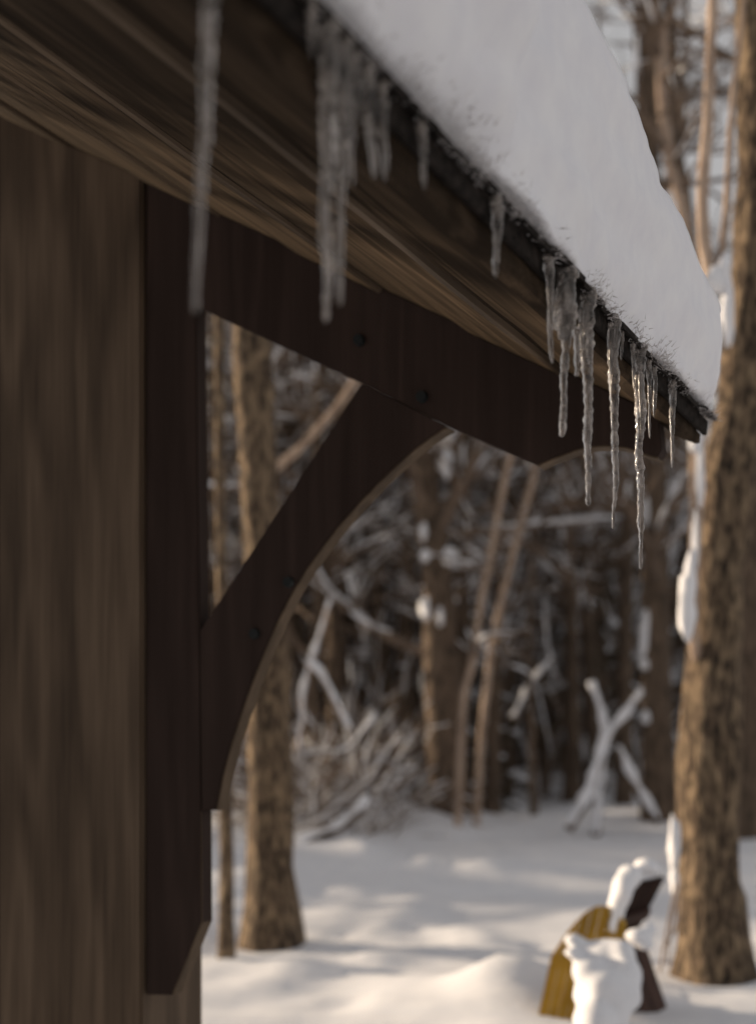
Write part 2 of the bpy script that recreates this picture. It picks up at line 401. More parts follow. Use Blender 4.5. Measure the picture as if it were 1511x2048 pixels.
# ------------------------------------------------------------------ snow lying on the roof
def H(t):
    a = [(-1.2, .40), (1.2, .41), (1.7, .40), (2.03, .385), (2.3, .35), (2.55, .315), (2.85, .268), (3.02, .232), (3.2, .20)]
    for (p, q), (r, s_) in zip(a, a[1:]):
        if t <= r: return q + (s_ - q) * (t - p) / (r - p)
    return a[-1][1]
def make_roof_snow():
    ts = list(np.arange(-1.15, 3.12, .010)) + [3.13, 3.137]
    nt_ = len(ts); prof_n = 0; V = []
    for k, t in enumerate(ts):
        h = H(t) + .012 * noise.noise(Vector((t * 4.3, 2, 2))) + .006 * noise.noise(Vector((t * 14, 2, 2))); row = []
        end = max(0, (t - 3.06) / .077); ins = .03 * end * end
        # bulge of the hanging lip: the near part stands out further
        lip = .046 * (1 - sstep(1.70, 1.79, t)) + .012 * noise.noise(Vector((t * 3.1, 0, 5)))
        up = .038 * (1 - sstep(1.62, 1.95, t)); rag = up + .016 * (noise.noise(Vector((t * 4.5, 8, 1)))) + .010 * noise.noise(Vector((t * 9, 3, 1))) + .007 * noise.noise(Vector((t * 31, 3, 1)))
        for i in range(64):
            f = i / 63.0
            if f < .1: u = -.70 + .08 * f / .1; z = .742 + rag * f / .1 - .010 * f / .1
            elif f < .55:
                g = (f - .1) / .45
                u = -.62 + .024 * math.sin(g * math.pi * .8) + lip * math.sin(min(1, g * 1.8) * math.pi / 2)
                z = .735 + rag * (1 - g) + g * (h - .012)
            else:
                g = (f - .55) / .45
                e = g ** 1.8
                u0 = -.60 + lip * .8
                u = u0 - 2.3 * e
                z = .735 + h - .012 + .018 * math.sin(min(1, g * 4) * math.pi / 2) + S * (2.3 * e) * (1 - .75 * math.exp(-e * 24)) - .0
            n1 = noise.noise(Vector((u * 3, t * 2.3, z * 3))) * .026 + noise.noise(Vector((u * 9, t * 7, z * 9))) * .011 + noise.noise(Vector((u * 24, t * 20, z * 24))) * .0035 + .006 * math.sin(z * 55 + 2 * noise.noise(Vector((t * 2, z * 3, 0)))) * (.5 + noise.noise(Vector((t * 3, 7, z * 2))))
            cr_ = .007 * noise.noise(Vector((u * 50, t * 45, z * 50))) * max(0, 1 - abs(f - .12) / .22)
            u += cr_; z += cr_ * .6
            u += n1 - ins * (1 if f > .1 else 0)
            z += n1 * .4 - ins * .3 * (1 if f > .5 else 0)
            row.append(W(u, t, z) )
        V += row
    np_ = 64; F_ = [(k * np_ + i, k * np_ + i + 1, (k + 1) * np_ + i + 1, (k + 1) * np_ + i) for k in range(nt_ - 1) for i in range(np_ - 1)]
    # underside back point and caps
    b = len(V)
    for t in ts: V.append(W(-2.95, t, zs(-2.95) + .085))
    for k in range(nt_ - 1): F_.append((k * np_, (k + 1) * np_, b + k + 1, b + k)); F_.append((k * np_ + np_ - 1, b + k, b + k + 1, (k + 1) * np_ + np_ - 1))
    F_.append(tuple(range(np_)) + (b,)); F_.append(tuple((nt_ - 1) * np_ + i for i in range(np_))[::-1] + (b + nt_ - 1,))
    o0 = W(-1.5, 1, .9); m = MB(); m.add([v - o0 for v in V], F_)
    o = m.build('roof_snow', M_rsnow, None, smooth=True, tri=True); o.location = o0
    tag(o, 'thick grey-white slab of snow overhanging the dark eave of the shelter', 'snow')
    # hoar frost fringe along the lip
    m = MB(); r2 = random.Random(5)
    for _ in range(5000):
        t = r2.uniform(.6, 3.13); dens = 1 - sstep(1.62, 1.95, t)
        cl = noise.noise(Vector((t * 7, 9, 2))) + .6 * noise.noise(Vector((t * 22, 1, 2)))
        if cl < r2.uniform(-.3, .55): continue
        g = r2.random() ** 3.2
        p = Vector((r2.uniform(-.632, -.604), t, .714 + g * (.034 + .035 * dens) * (1 + .9 * cl)))
        L = r2.uniform(.003, .016) * (1 + .5 * cl); wv = r2.uniform(.0004, .0012)
        d = Vector((r2.uniform(.1, 1.2), r2.uniform(-.9, .9), r2.uniform(-.5, 1.2))).normalized() * L
        s_ = d.cross(Vector((r2.random(), r2.random(), r2.random()))).normalized() * wv
        a, b_, c = p - s_, p + s_, p + d
        q = d.cross(s_).normalized() * wv
        pts = [a, b_, p + q, c]
        m.add([W(x.x, x.y, x.z) - o0 for x in pts], [(0, 1, 3), (1, 2, 3), (2, 0, 3)])
    f = m.build('frost_fringe', M_frost, o); f['kind'] = 'stuff'
make_roof_snow()

# ------------------------------------------------------------------ icicles
UD, ZD = -.628, .712
def t_of(px, u=UD):
    k = (px - 755.5) / FPX        # (u CE + t SE) = k (-u SE + t CE)
    return u * (k * -SE - CE) / (SE - k * CE)
ICE = [ # x, bottom y, width px, lean, seed, label
 (428, 628, 34, -.016, 'nearest icicle, long thick and very blurred at the left, crossing the post'),
 (622, 118, 18, .0, 'short faint icicle hidden in the dark left of the tall blurred pair'),
 (655, 645, 40, -.003, 'longest blurred icicle of the cluster above the brace, left one of the touching pair'),
 (686, 612, 30, -.004, 'second long blurred icicle, right one of the touching pair above the brace'),
 (708, 372, 20, .0, 'thin blurred icicle tucked right behind the touching pair'),
 (734, 360, 26, .006, 'short knobbly blurred icicle with bulging tip in front of the soffit'),
 (764, 366, 22, .004, 'short blurred icicle at the right end of the blurred cluster'),
 (842, 382, 20, .004, 'short blunt icicle hanging alone below the snow lip, slightly blurred'),
 (990, 558, 22, .002, 'single stubby icicle below the step in the snow, between blurred and sharp ones'),
 (1096, 728, 21, .004, 'first sharp icicle from the left, wavy and medium long'),
 (1130, 875, 42, -.004, 'broad topped sharp icicle with a side nub, second sharp one from the left'),
 (1172, 1013, 32, .003, 'long sharp icicle ending in a round droplet, third sharp one from the left'),
 (1226, 1060, 25, .002, 'long slender sharp icicle between the droplet icicle and the longest one'),
 (1242, 722, 9, .0, 'tiny stub icicle right of the long slender icicle'),
 (1264, 762, 9, .0, 'tiny stub icicle left of the longest sharp icicle'),
 (1277, 1140, 27, .003, 'longest sharp icicle, its tip hanging lowest of all'),
 (1296, 878, 12, .002, 'thin short icicle just right of the longest sharp icicle'),
 (1308, 836, 11, .0, 'thinnest short icicle, second to the right of the longest one'),
 (1342, 938, 15, .002, 'last icicle at the far right end of the eave, thin and straight'),
]
for k, (x, yb, wpx, lean, lab) in enumerate(ICE):
    t = t_of(x); top = W(UD, t, ZD); Y = top.y
    zb = CAMZ + (HOR - yb) / FPX * Y; Ln = top.z - zb; r0 = wpx / FPX * Y / 2
    m = MB(); n = 14; ns = max(14, int(Ln / .0032)); r3 = random.Random(k * 11 + 3)
    pts = []; rad = []; ph = r3.random() * 9
    for i in range(ns + 1):
        f = i / ns
        prof = (1 - f) ** .55 * .78 + .22 if Ln < .12 else ((1 - f) * .74 + .26 + .10 * math.exp(-f * 9))
        if lab.startswith('broad'): prof = 1.0 if f < .30 else (.42 + .58 * math.exp(-((f - .30) / .07) ** 2)) * (1 - .35 * (f - .3))
        prof *= 1 + .07 * math.sin(f * Ln * 420 + ph + 3 * noise.noise(Vector((f * Ln * 30, k, 0)))) + .30 * noise.noise(Vector((f * Ln * 26, k * 3.1, 0)))
        tipd = (1 - f) * Ln
        if tipd < .008: prof *= math.sqrt(max(0.02, 1 - ((.008 - tipd) / .008) ** 2))
        if 'droplet' in lab and lab.startswith('long sharp') and tipd < .016: prof *= 1.45
        wob = .0035 * noise.noise(Vector((f * Ln * 14, k * 2.2, 7)))
        pts.append(Vector((lean * f + wob, wob * .5, -f * Ln))); rad.append(r0 * prof)
    m.tube(pts, rad, n, rough=.42, seed=k * 5.0, fr=75)
    # flared root and side runnels
    m.blob((0, 0, .004), (r0 * 1.35, r0 * 1.3, .013), 10, 6, .5, k)
    if Ln > .16:
        for _ in range(3):
            a = r3.uniform(0, 6.28); f0 = r3.uniform(0, .15); f1 = f0 + r3.uniform(.12, .35); q = []; rr = []
            for i in range(14):
                f = f0 + (f1 - f0) * i / 13; rr.append(r0 * .34 * math.sin(math.pi * min(1, .25 + i / 13)) + .0006)
                q.append(Vector((lean * f + math.cos(a) * r0 * .85 * (1 - .5 * f), math.sin(a) * r0 * .85 * (1 - .5 * f), -f * Ln)))
            m.tube(q, rr, 7, rough=.4, seed=_ + k, fr=90)
    if lab.startswith('broad'):
        q = [Vector((.016, -.004, -.08 - i * .006)) for i in range(13)]
        m.tube(q, [.006 * (1 - .5 * i / 12) * (1 + .2 * math.sin(i * 1.7)) for i in range(13)], 8, rough=.4, seed=3, fr=90)
        q = [Vector((-.004, -.003, -.0 - i * .008)) for i in range(13)]
        m.tube(q, [.012 * (1 - .3 * i / 12) for i in range(13)], 10, rough=.4, seed=3, fr=90)
    o = m.build('icicle', M_ice, None, smooth=True); o.location = top
    tag(o, lab, 'icicle', 'icicles hanging along the eave')

# ------------------------------------------------------------------ trees
def branch(mb, sn, p, d, L, r, depth, rn, snow=.5, droop=.0, n=5):
    """a limb with its twigs; snow is laid along its upper side"""
    k = 6 if depth > 0 else 4; pts = [p.copy()]; dd = d.copy()
    for i in range(k):
        dd = (dd + Vector((rn.uniform(-.22, .22), rn.uniform(-.22, .22), rn.uniform(-.15, .18) - droop))).normalized()
        pts.append(pts[-1] + dd * L / k)
    rads = [r * (1 - .75 * i / k) for i in range(k + 1)]
    mb.tube(pts, rads, n if depth > 0 else 4, cap=False)
    if sn is not None and rn.random() < snow:
        i0 = rn.randint(0, k - 2); i1 = rn.randint(i0 + 1, k)
        off = [q + Vector((0, 0, max(rads[j], .006) * .9)) for j, q in enumerate(pts)][i0:i1 + 1]
        hr = min(.022, max(rads[i0], .007)) * rn.uniform(.8, 1.4)
        if len(off) > 1: sn.tube(off, [hr * (.6 if j in (0, len(off) - 1) else 1) for j in range(len(off))], 6, rough=.5, fr=6)
    if depth > 0:
        for c in range(rn.randint(4, 6)):
            j = rn.randint(1, k); nd = (dd + Vector((rn.uniform(-1, 1), rn.uniform(-1, 1), rn.uniform(-.5, .8))) * .9).normalized()
            branch(mb, sn, pts[j], nd, L * rn.uniform(.35, .6), rads[j] * .6 + .003, depth - 1, rn, snow, droop, n)

def bare_tree(name, loc, h, r, rn, bark, lab=None, cat='tree', group=None, path=None, first=.35, nb=16, snow=.5, rough=.12, plaster=0, seg=14, blen=.16, rad=None):
    """path: list of points relative to loc for the trunk axis"""
    root = empty(name, loc); tag(root, lab, cat, group)
    t = MB()
    if path is None:
        lx, ly = rn.uniform(-.03, .03) * h, rn.uniform(-.03, .03) * h
        path = [Vector((lx * (i / 8) ** 1.3 + rn.uniform(-.01, .01) * h * .3, ly * i / 8, h * i / 8)) for i in range(9)]
        path[0] = Vector((0, 0, -.3))
    # resample
    P = []; n = len(path) - 1; tot = 34
    def cr(i, f):
        p0 = path[max(i - 1, 0)]; p1 = path[i]; p2 = path[min(i + 1, n)]; p3 = path[min(i + 2, n)]
        return .5 * ((2 * p1) + (p2 - p0) * f + (2 * p0 - 5 * p1 + 4 * p2 - p3) * f * f + (3 * p1 - p0 - 3 * p2 + p3) * f ** 3)
    for k in range(tot + 1):
        g = n * k / tot; i = min(int(g), n - 1); P.append(cr(i, g - i))
    top = path[-1].z
    rads = [(r * (1 - .72 * (k / tot)) * (1 + .28 * math.exp(-max(0, P[k].z) / .22))) if rad is None else rad * (1 + .2 * math.exp(-max(0, P[k].z) / .2)) for k in range(tot + 1)]
    t.tube(P, rads, seg, rough=rough * 1.4, seed=rn.random() * 50, fr=5 / max(.4, r * 6))
    t.build('trunk', bark, root, smooth=True)
    c = MB(); s_ = MB() if snow else None
    for b in range(nb):
        k = rn.randint(int(tot * first), tot); a = rn.uniform(0, 6.28)
        d = Vector((math.cos(a), math.sin(a), rn.uniform(.0, .9))).normalized()
        branch(c, s_, P[k], d, h * blen * rn.uniform(.6, 1.3), rads[k] * .38 + .004, 2 if r > .05 else 1, rn, snow)
    if nb: c.build('crown', M_twig, root)['kind'] = 'stuff'
    if s_ is not None:
        if plaster:
            for b in range(plaster):
                k = rn.randint(1, tot - 1); q = P[k] + Vector((-rads[k] * .75, -rads[k] * .35, 0))
                s_.blob(q, (rads[k] * .5, rads[k] * .5, rn.uniform(.05, .25)), 8, 5, .5, rn.random() * 9)
        if s_.v: s_.build('snow', M_snow, root, smooth=True)['kind'] = 'stuff'
    return root

def conifer(name, loc, h, rn, lab, group, spread=.19, dens=1.0, snowy=.5, low=.08):
    root = empty(name, loc); tag(root, lab, 'tree', group)
    t = MB(); P = [Vector((0, 0, -.3 + (h + .3) * i / 8)) for i in range(9)]
    t.tube(P, [h * .012 * (1 - .9 * i / 8) + .006 for i in range(9)], 8); t.build('trunk', M_bark2, root, smooth=True)
    c = MB(); s_ = MB(); z = h * low
    while z < h * .985:
        f = z / h; nbr = int(4 + 4 * (1 - f)); 
        for b in range(nbr):
            a = rn.uniform(0, 6.28); L = h * spread * (1 - f) ** .8 * rn.uniform(.55, 1.15) + .08
            if rn.random() < .12: continue
            d = Vector((math.cos(a), math.sin(a), 0)); side = Vector((-d.y, d.x, 0)); k = 5; pts = []
            for i in range(k + 1):
                g = i / k; pts.append(Vector((0, 0, z)) + d * L * g + Vector((0, 0, .12 * L * g - .42 * L * g * g)))
            c.tube(pts, [.012 * (1 - .8 * i / k) + .003 for i in range(k + 1)], 3, cap=False)
            nn = int(30 * dens * (.4 + L / (h * spread)))
            for _ in range(nn):
                g = rn.random() ** .7; i = min(int(g * k), k - 1); p = pts[i].lerp(pts[i + 1], g * k - i)
                w_ = L * .34 * (1 - g * .65); o_ = side * rn.uniform(-1, 1) * w_; o_.z = -abs(o_.length) * .45 + rn.uniform(-.05, .02)
                q = p + o_; sz = rn.uniform(.05, .13) * (.5 + L * .5)
                e1 = (side * rn.uniform(-1, 1) + d * rn.uniform(.2, 1) + Vector((0, 0, rn.uniform(-.9, .1)))).normalized() * sz
                e2 = e1.cross(Vector((rn.uniform(-1, 1), rn.uniform(-1, 1), rn.uniform(-1, 1)))).normalized() * sz * .28
                c.add([q - e2, q + e1, q + e2, q - e1 * .4], [(0, 1, 2, 3)])
            if rn.random() < snowy + .1:
                for _ in range(rn.randint(2, 5)):
                    g = rn.uniform(.35, .98); i = min(int(g * k), k - 1); p = pts[i].lerp(pts[i + 1], g * k - i)
                    sx = rn.uniform(.025, .085) * (.6 + L * .5)
                    s_.blob(p + Vector((0, 0, .02)) + side * rn.uniform(-.3, .3) * L * .3, (sx, sx * rn.uniform(.5, 1), sx * .45), 6, 4, .6, rn.random() * 9, Matrix.Rotation(a, 3, 'Z'))
        z += h * .028 + .08
    c.build('crown', M_needle, root)['kind'] = 'stuff'
    if s_.v: s_.build('snow', M_snow, root, smooth=True)['kind'] = 'stuff'
    return root

def px_path(lst, Y, loc):
    return [at(x, y, Y + (q[0] if q else 0)) - loc for (x, y, *q) in lst]

def placed(lst, Y, r, lab, bark=M_bark, name='tree', snow=.5, nb=14, first=.45, cat='tree', ext=None, **kw):
    b = at(lst[0][0], lst[0][1], Y); loc = Vector((b.x, b.y, ground(b.x, b.y)))
    path = px_path(lst, Y, loc); path[0].z = min(path[0].z, -.25)
    if ext:   # continue the trunk above the frame
        d = (path[-1] - path[-2]).normalized(); d = (d + Vector((0, 0, 1.2))).normalized(); l = path[-1]
        for k in range(1, 5): path.append(l + d * ext * k / 4)
    h = max(p.z for p in path)
    return bare_tree(name, loc, h, r, random.Random(int(lst[0][0]) * 7 + 1), bark, lab, cat, None, path, first, nb, snow, **kw)

# --- trees standing in the clearing
Yr = 6.55
placed([(1434, 1975), (1422, 1820), (1414, 1700), (1420, 1450), (1430, 1200), (1456, 950), (1486, 750), (1506, 500), (1512, 250), (1508, 0)], Yr, .165,
       'big sunlit trunk with mottled golden bark standing at the right edge behind the chairs', ext=6, nb=14, first=.62, rough=.22, seg=28, plaster=0)
yl = 7.95
placed([(545, 1915), (541, 1750), (537, 1400), (520, 1000), (508, 700), (500, 300)], yl, .150,
       'thick trunk with golden sunlit left side rising beside the wooden post', ext=5, nb=14, first=.5, rough=.2, seg=24)
placed([(452, 1925), (453, 1750), (450, 1500), (442, 1100), (438, 700)], 7.3, .040, 'thin dark trunk squeezed between the post and the thick left trunk', ext=3, nb=8, first=.6)
# forked pale sapling in front of the right trunk, plastered with snow
loc = at(1352, 1950, 6.3); loc.z = ground(loc.x, loc.y)
sap = empty('forked_sapling', loc); tag(sap, 'pale forked sapling plastered with snow, leaning against the big right trunk', 'sapling')
def pxm(l, Y): return [at(q[0], q[1], q[2] if len(q) > 2 else Y) - loc for q in l]
def smooth_path(p, n=5):
    out = []
    for i in range(len(p) - 1):
        p0, p1, p2, p3 = p[max(i - 1, 0)], p[i], p[i + 1], p[min(i + 2, len(p) - 1)]
        for k in range(n):
            f = k / n; out.append(.5 * ((2 * p1) + (p2 - p0) * f + (2 * p0 - 5 * p1 + 4 * p2 - p3) * f * f + (3 * p1 - p0 - 3 * p2 + p3) * f ** 3))
    out.append(p[-1]); return out
m = MB()
st = smooth_path(pxm([(1450, 2010, 6.9), (1440, 1850, 6.85), (1425, 1700, 6.8), (1408, 1450, 6.7), (1386, 1250, 6.4), (1392, 1050), (1400, 880), (1410, 680), (1420, 560)], 6.3))
m.tube(st, [.032 - .012 * i / len(st) for i in range(len(st))], 10, rough=.25, fr=12)
f1 = smooth_path(pxm([(1420, 560), (1407, 480), (1404, 380), (1414, 240), (1420, 100), (1424, 0), (1430, -300)], 6.3))
f2 = smooth_path(pxm([(1419, 570), (1440, 515), (1451, 420), (1456, 320), (1464, 200), (1480, 60), (1510, -250)], 6.3))
m.tube(f1, [.030 - .010 * i / len(f1) for i in range(len(f1))], 10, rough=.25, fr=12)
m.tube(f2, [.020 - .010 * i / len(f2) for i in range(len(f2))], 8, rough=.25, fr=12)
m.build('trunk', M_pale, sap, smooth=True)
m = MB()
for (x, y, rx, rz) in ((1372, 1215, .040, .15), (1378, 1160, .026, .12), (1389, 1080, .016, .12), (1398, 940, .018, .14), (1390, 880, .030, .06), (1347, 1690, .026, .11), (1430, 560, .045, .06), (1445, 545, .03, .08), (1452, 620, .03, .16), (1348, 1760, .02, .06)):
    m.blob(at(x, y, 6.26) - loc, (rx, .035, rz), 12, 9, .45, x)
m.build('snow', M_snow, sap, smooth=True)['kind'] = 'stuff'
for l in ([(1362, 1760), (1345, 1830), (1332, 1930)], [(1350, 1770), (1334, 1850), (1318, 1945)], [(1358, 1790), (1352, 1850), (1322, 1900)]):
    m = MB(); m.tube(smooth_path(pxm(l, 6.2)), [.006] * 11, 5); m.build('twig', M_pale, sap)

# --- the edge of the wood
placed([(908, 1668), (900, 1600), (888, 1480), (882, 1350), (878, 1200), (862, 1050), (848, 930), (840, 700)], 13.0, .195,
       'dark thick trunk standing alone in the middle at the edge of the wood', M_bark2, ext=5, nb=22, first=.3, snow=.7, plaster=5)
placed([(1318, 1655), (1316, 1500), (1311, 1300), (1310, 1100), (1308, 900), (1300, 500)], 12.8, .155,
       'dark straight trunk right of the snowy crossed logs', M_bark2, ext=5, nb=18, first=.3, snow=.7, plaster=6)
placed([(1142, 1598), (1144, 1400), (1138, 1200), (1128, 900)], 15.5, .085, 'dark trunk with a round snow clump, left one of the pair behind the crossed logs', M_bark2, ext=5, nb=14, snow=.7, first=.25, plaster=7)
placed([(1182, 1600), (1180, 1400), (1172, 1200), (1165, 900)], 16.0, .10, 'dark trunk just right of its twin, behind the crossed logs', M_bark2, ext=5, nb=14, snow=.7, first=.25, plaster=7)
placed([(1068, 1640), (1064, 1500), (1060, 1400), (1058, 1250), (1066, 1000)], 13.2, .036, 'thin straight brown sapling rising from open snow near the centre right', M_bark2, name='sapling', cat='sapling', ext=2, nb=8, first=.3)
placed([(950, 1662), (958, 1540), (968, 1420), (988, 1270), (1022, 1120), (1056, 990), (1070, 930), (1085, 820)], 12.6, .045, 'slender pale sapling leaning right from the snow up to the rafter tail', M_pale, name='sapling', cat='sapling', nb=8, first=.4, snow=.4, rad=.031)
placed([(912, 1500), (925, 1420), (945, 1320), (962, 1200), (978, 1120), (1005, 980), (1030, 860), (1045, 760)], 12.4, .045, 'pale snow-dusted sapling leaning right just left of the longer leaning one', M_pale, name='sapling', cat='sapling', nb=7, first=.3, snow=.6, rad=.030)
placed([(1005, 1590), (1004, 1500), (1000, 1300), (995, 1000)], 17.0, .07, 'short dark trunk far behind the two leaning saplings', M_bark2, ext=5, nb=10, snow=.6)
placed([(1500, 1640), (1502, 1400), (1500, 1000), (1496, 600), (1500, 200)], 12.0, .16, 'brown trunk half hidden behind the big sunlit right trunk', M_bark2, ext=5, nb=14, snow=.5, first=.5)
placed([(1246, 1560), (1248, 1400), (1252, 1100), (1262, 700), (1283, 300), (1272, 0)], 15.0, .085, 'dark slim tree whose top rises against the sky beside the snow slab', M_bark2, ext=3, nb=20, snow=.3, first=.45)
placed([(1400, 1600), (1396, 900), (1378, 480), (1345, 250), (1340, 0)], 14.0, .085, 'dark leaning tree whose top shows against the sky left of the pale fork', M_bark2, ext=3, nb=20, snow=.3, first=.45)
placed([(1392, 1620), (1390, 900), (1372, 480), (1340, 330), (1322, 180), (1322, 60)], 11.0, .05, 'bent pale stem catching the sun against the sky', M_pale, nb=12, snow=.3, first=.5, rad=.045)
placed([(655, 1660), (665, 1560), (668, 1300), (655, 1100), (640, 900)], 14.2, .06, 'slim brown trunk left of the middle behind the brush pile', M_bark2, ext=4, nb=14, snow=.8, first=.2)
placed([(760, 1590), (765, 1400), (752, 1100), (748, 900)], 16.5, .10, 'dim trunk deep in the wood seen under the arch of the brace', M_bark2, ext=5, nb=16, snow=.8, first=.2)

mid = [o for o in bpy.data.objects if o.get('label', '').startswith('dark thick trunk standing alone')][0]
for (x, y, rx, rz) in ((893, 925, .055, .14), (900, 868, .03, .10), (900, 1112, .075, .085), (850, 1112, .045, .055), (846, 1062, .035, .08), (880, 1235, .03, .09)):
    m = MB(); c = at(x, y, 12.75); m.blob((0, 0, 0), (rx, .06, rz), 12, 9, .4, x)
    o = m.build('snow_clump', M_snow, mid, smooth=True); o.location = c - mid.location

def log(name, lab, cat, lst, Y, r, snow=1.0, bark=M_bark2, side=(0, 0, 1), sw=1.0):
    p0 = at(*lst[0], Y); root = empty(name, p0); tag(root, lab, cat)
    P = smooth_path([at(x, y, Y) - p0 for x, y in lst], 5); m = MB(); n = len(P)
    m.tube(P, [r * (1 - .3 * i / n) for i in range(n)], 8, rough=.2, fr=8); m.build('stem', bark, root, smooth=True)
    if snow:
        m = MB(); off = Vector(side).normalized() * r * .75 + Vector((0, -r * .35, 0))
        m.tube([p + off for p in P], [r * snow * (1 + .9 * noise.noise(p * 6)) * (.5 if i in (0, n - 1) else 1) for i, p in enumerate(P)], 9, rough=.5, fr=9)
        m.build('snow', M_snow, root, smooth=True)
    return root
log('fallen_log', 'snow-covered log leaning up to the left, one arm of the snowy cross', 'log', [(1190, 1680), (1196, 1560), (1208, 1480), (1198, 1420), (1180, 1370)], 12.2, .044, .95)
log('fallen_log', 'snow-covered log leaning up to the right, other arm of the snowy cross', 'log', [(1135, 1660), (1175, 1590), (1200, 1510), (1235, 1450), (1282, 1388)], 12.0, .043, .9)
log('fallen_log', 'short snowy log slanting down right towards the foot of the dark trunk', 'log', [(1315, 1645), (1280, 1590), (1255, 1540), (1235, 1498)], 12.1, .042, .8)
log('fallen_log', 'snowy log slanting up right behind the thin straight sapling', 'log', [(1025, 1440), (1050, 1390), (1080, 1345), (1105, 1315)], 13.6, .030, .9)
log('fallen_log', 'smooth pale bough curving up to the rafter inside the brace triangle', 'log', [(520, 960), (588, 908), (640, 852), (680, 805), (716, 748), (740, 690)], 8.6, .027, 0, M_pale)
log('bent_bough', 'snow-loaded bough drooping left of the arch, left leg of the inverted V', 'branch', [(596, 1500), (604, 1440), (606, 1380), (620, 1330), (640, 1270), (660, 1200)], 11.5, .026, .7, M_pale)
log('bent_bough', 'snow-loaded bough drooping left of the arch, right leg of the inverted V', 'branch', [(612, 1325), (640, 1345), (664, 1390), (684, 1430), (700, 1462)], 11.4, .024, .9, M_pale)
log('fallen_log', 'dark log lying half buried in the brush pile behind the thick left trunk', 'log', [(590, 1690), (650, 1670), (700, 1640), (735, 1600)], 11.2, .045, .7)
log('bent_bough', 'thin snowy branch arching over the brush pile at left centre', 'branch', [(600, 1510), (640, 1505), (690, 1500), (720, 1470), (750, 1430)], 12.0, .018, .8)

# low brush sticking out of the snow along the wood edge: one tangle, uncountable
def make_brush():
    rn = random.Random(21); m = MB(); s_ = MB()
    for k in range(330):
        Y = rn.uniform(11.2, 17.5); x = rn.uniform(-.27, .30) * Y
        if k < 190: Y = rn.uniform(11.6, 14.0); x = rn.uniform(-.085, .005) * Y
        elif x > .02 * Y: Y = Y + 4; x = x * 1.2
        g = ground(x, Y); L = rn.uniform(.35, 1.3)
        d = Vector((rn.uniform(-.9, .9), rn.uniform(-.6, .6), rn.uniform(.3, 1))).normalized()
        branch(m, s_, Vector((x, Y, g - .05)), d, L, rn.uniform(.004, .009), 1, rn, .45, .06, 4)
    o = m.build('brush', M_twig); tag(o, 'tangle of bare twigs poking out of the snow along the edge of the wood', 'brush', kind='stuff')
    s = s_.build('snow', M_snow, o, smooth=True); s['kind'] = 'stuff'
make_brush()
def make_thicket():
    rn = random.Random(63); m = MB(); s_ = MB()
    for k in range(330):
        Y = rn.uniform(15, 24); x = rn.uniform(-.14, .24) * Y; g = ground(x, Y, False)
        d = Vector((rn.uniform(-.6, .6), rn.uniform(-.5, .5), rn.uniform(.6, 1.2))).normalized()
        branch(m, s_, Vector((x, Y, g - .05 + (rn.uniform(0, 2.5) if k % 2 else 0))), d, rn.uniform(1.0, 2.4), rn.uniform(.008, .016), 1, rn, .9, -.01, 4)
    o = m.build('thicket', M_twig); tag(o, 'haze of snow-covered twigs between the trunks behind the clearing', 'thicket', kind='stuff')
    q = s_.build('snow', M_snow, o, smooth=True); q['kind'] = 'stuff'
make_thicket()

# --- woods behind: a few master trees copied and turned
G1 = 'snow-dusted conifers standing in the woods behind the clearing'
G2 = 'bare hardwoods standing in the woods behind the clearing'
LC = 'dark conifer with snow-dusted boughs deep in the woods behind'
LB = 'slim bare tree with snowy twigs deep in the woods behind'
rn = random.Random(99)
rq = random.Random(31)
for k in range(13):
    Y = rq.uniform(14, 20); px = 640 + 56 * k + rq.uniform(-20, 20); x = (px - 755.5) / FPX * Y
    kk = ('slim dark trunk number' and ['slim dark trunk', 'thin brown trunk', 'straight grey-brown trunk'][k % 3])
    spot_l = ['left of the brush pile', 'above the brush pile', 'behind the brush pile', 'just left of the middle trunk', 'between the brush pile and the middle trunk', 'close behind the middle trunk', 'just right of the middle trunk', 'between the two leaning saplings', 'right of the two leaning saplings', 'left of the snowy crossed logs', 'directly behind the snowy crossed logs', 'right of the snowy crossed logs', 'left of the forked sapling'][k]
    bare_tree('bare_tree', (x, Y, ground(x, Y, False) - .1), rq.uniform(8, 10.5) if px < 1000 else rq.uniform(5.5, 7.5), rq.uniform(.05, .09), rq, M_bark2, kk + ' ' + spot_l, 'tree', 'bare hardwoods standing in the woods behind the clearing', None, .2, 16, .6, blen=.12, seg=8, plaster=rq.randint(0, 3))
def where(x, Y):
    px = 755.5 + FPX * x / Y; far = 'distant ' if Y > 27 else ''
    if px < -60: return far, 'among the trees beyond the left edge of the picture'
    if px < 400: return far, 'hidden behind the wooden post'
    if px < 600: return far, 'glimpsed in the brace triangle beside the thick sunlit trunk'
    if px < 840: return far, 'seen under the arch of the brace, left of the middle trunk'
    if px < 1060: return far, 'in the gap behind the two leaning saplings'
    if px < 1330: return far, 'in the wood behind the snowy crossed logs'
    return far, 'behind the big sunlit trunk at the right'
def relabel(o, kind, x, Y):
    far, w_ = where(x, Y); o['label'] = far + kind + ' ' + w_
LC0 = 'snow-dusted conifer'; LB0 = 'slim bare tree'
spots = []
for k in range(66):
    Y = rn.uniform(17, 38); x = rn.uniform(-.33, .33) * Y; spots.append((x, Y))
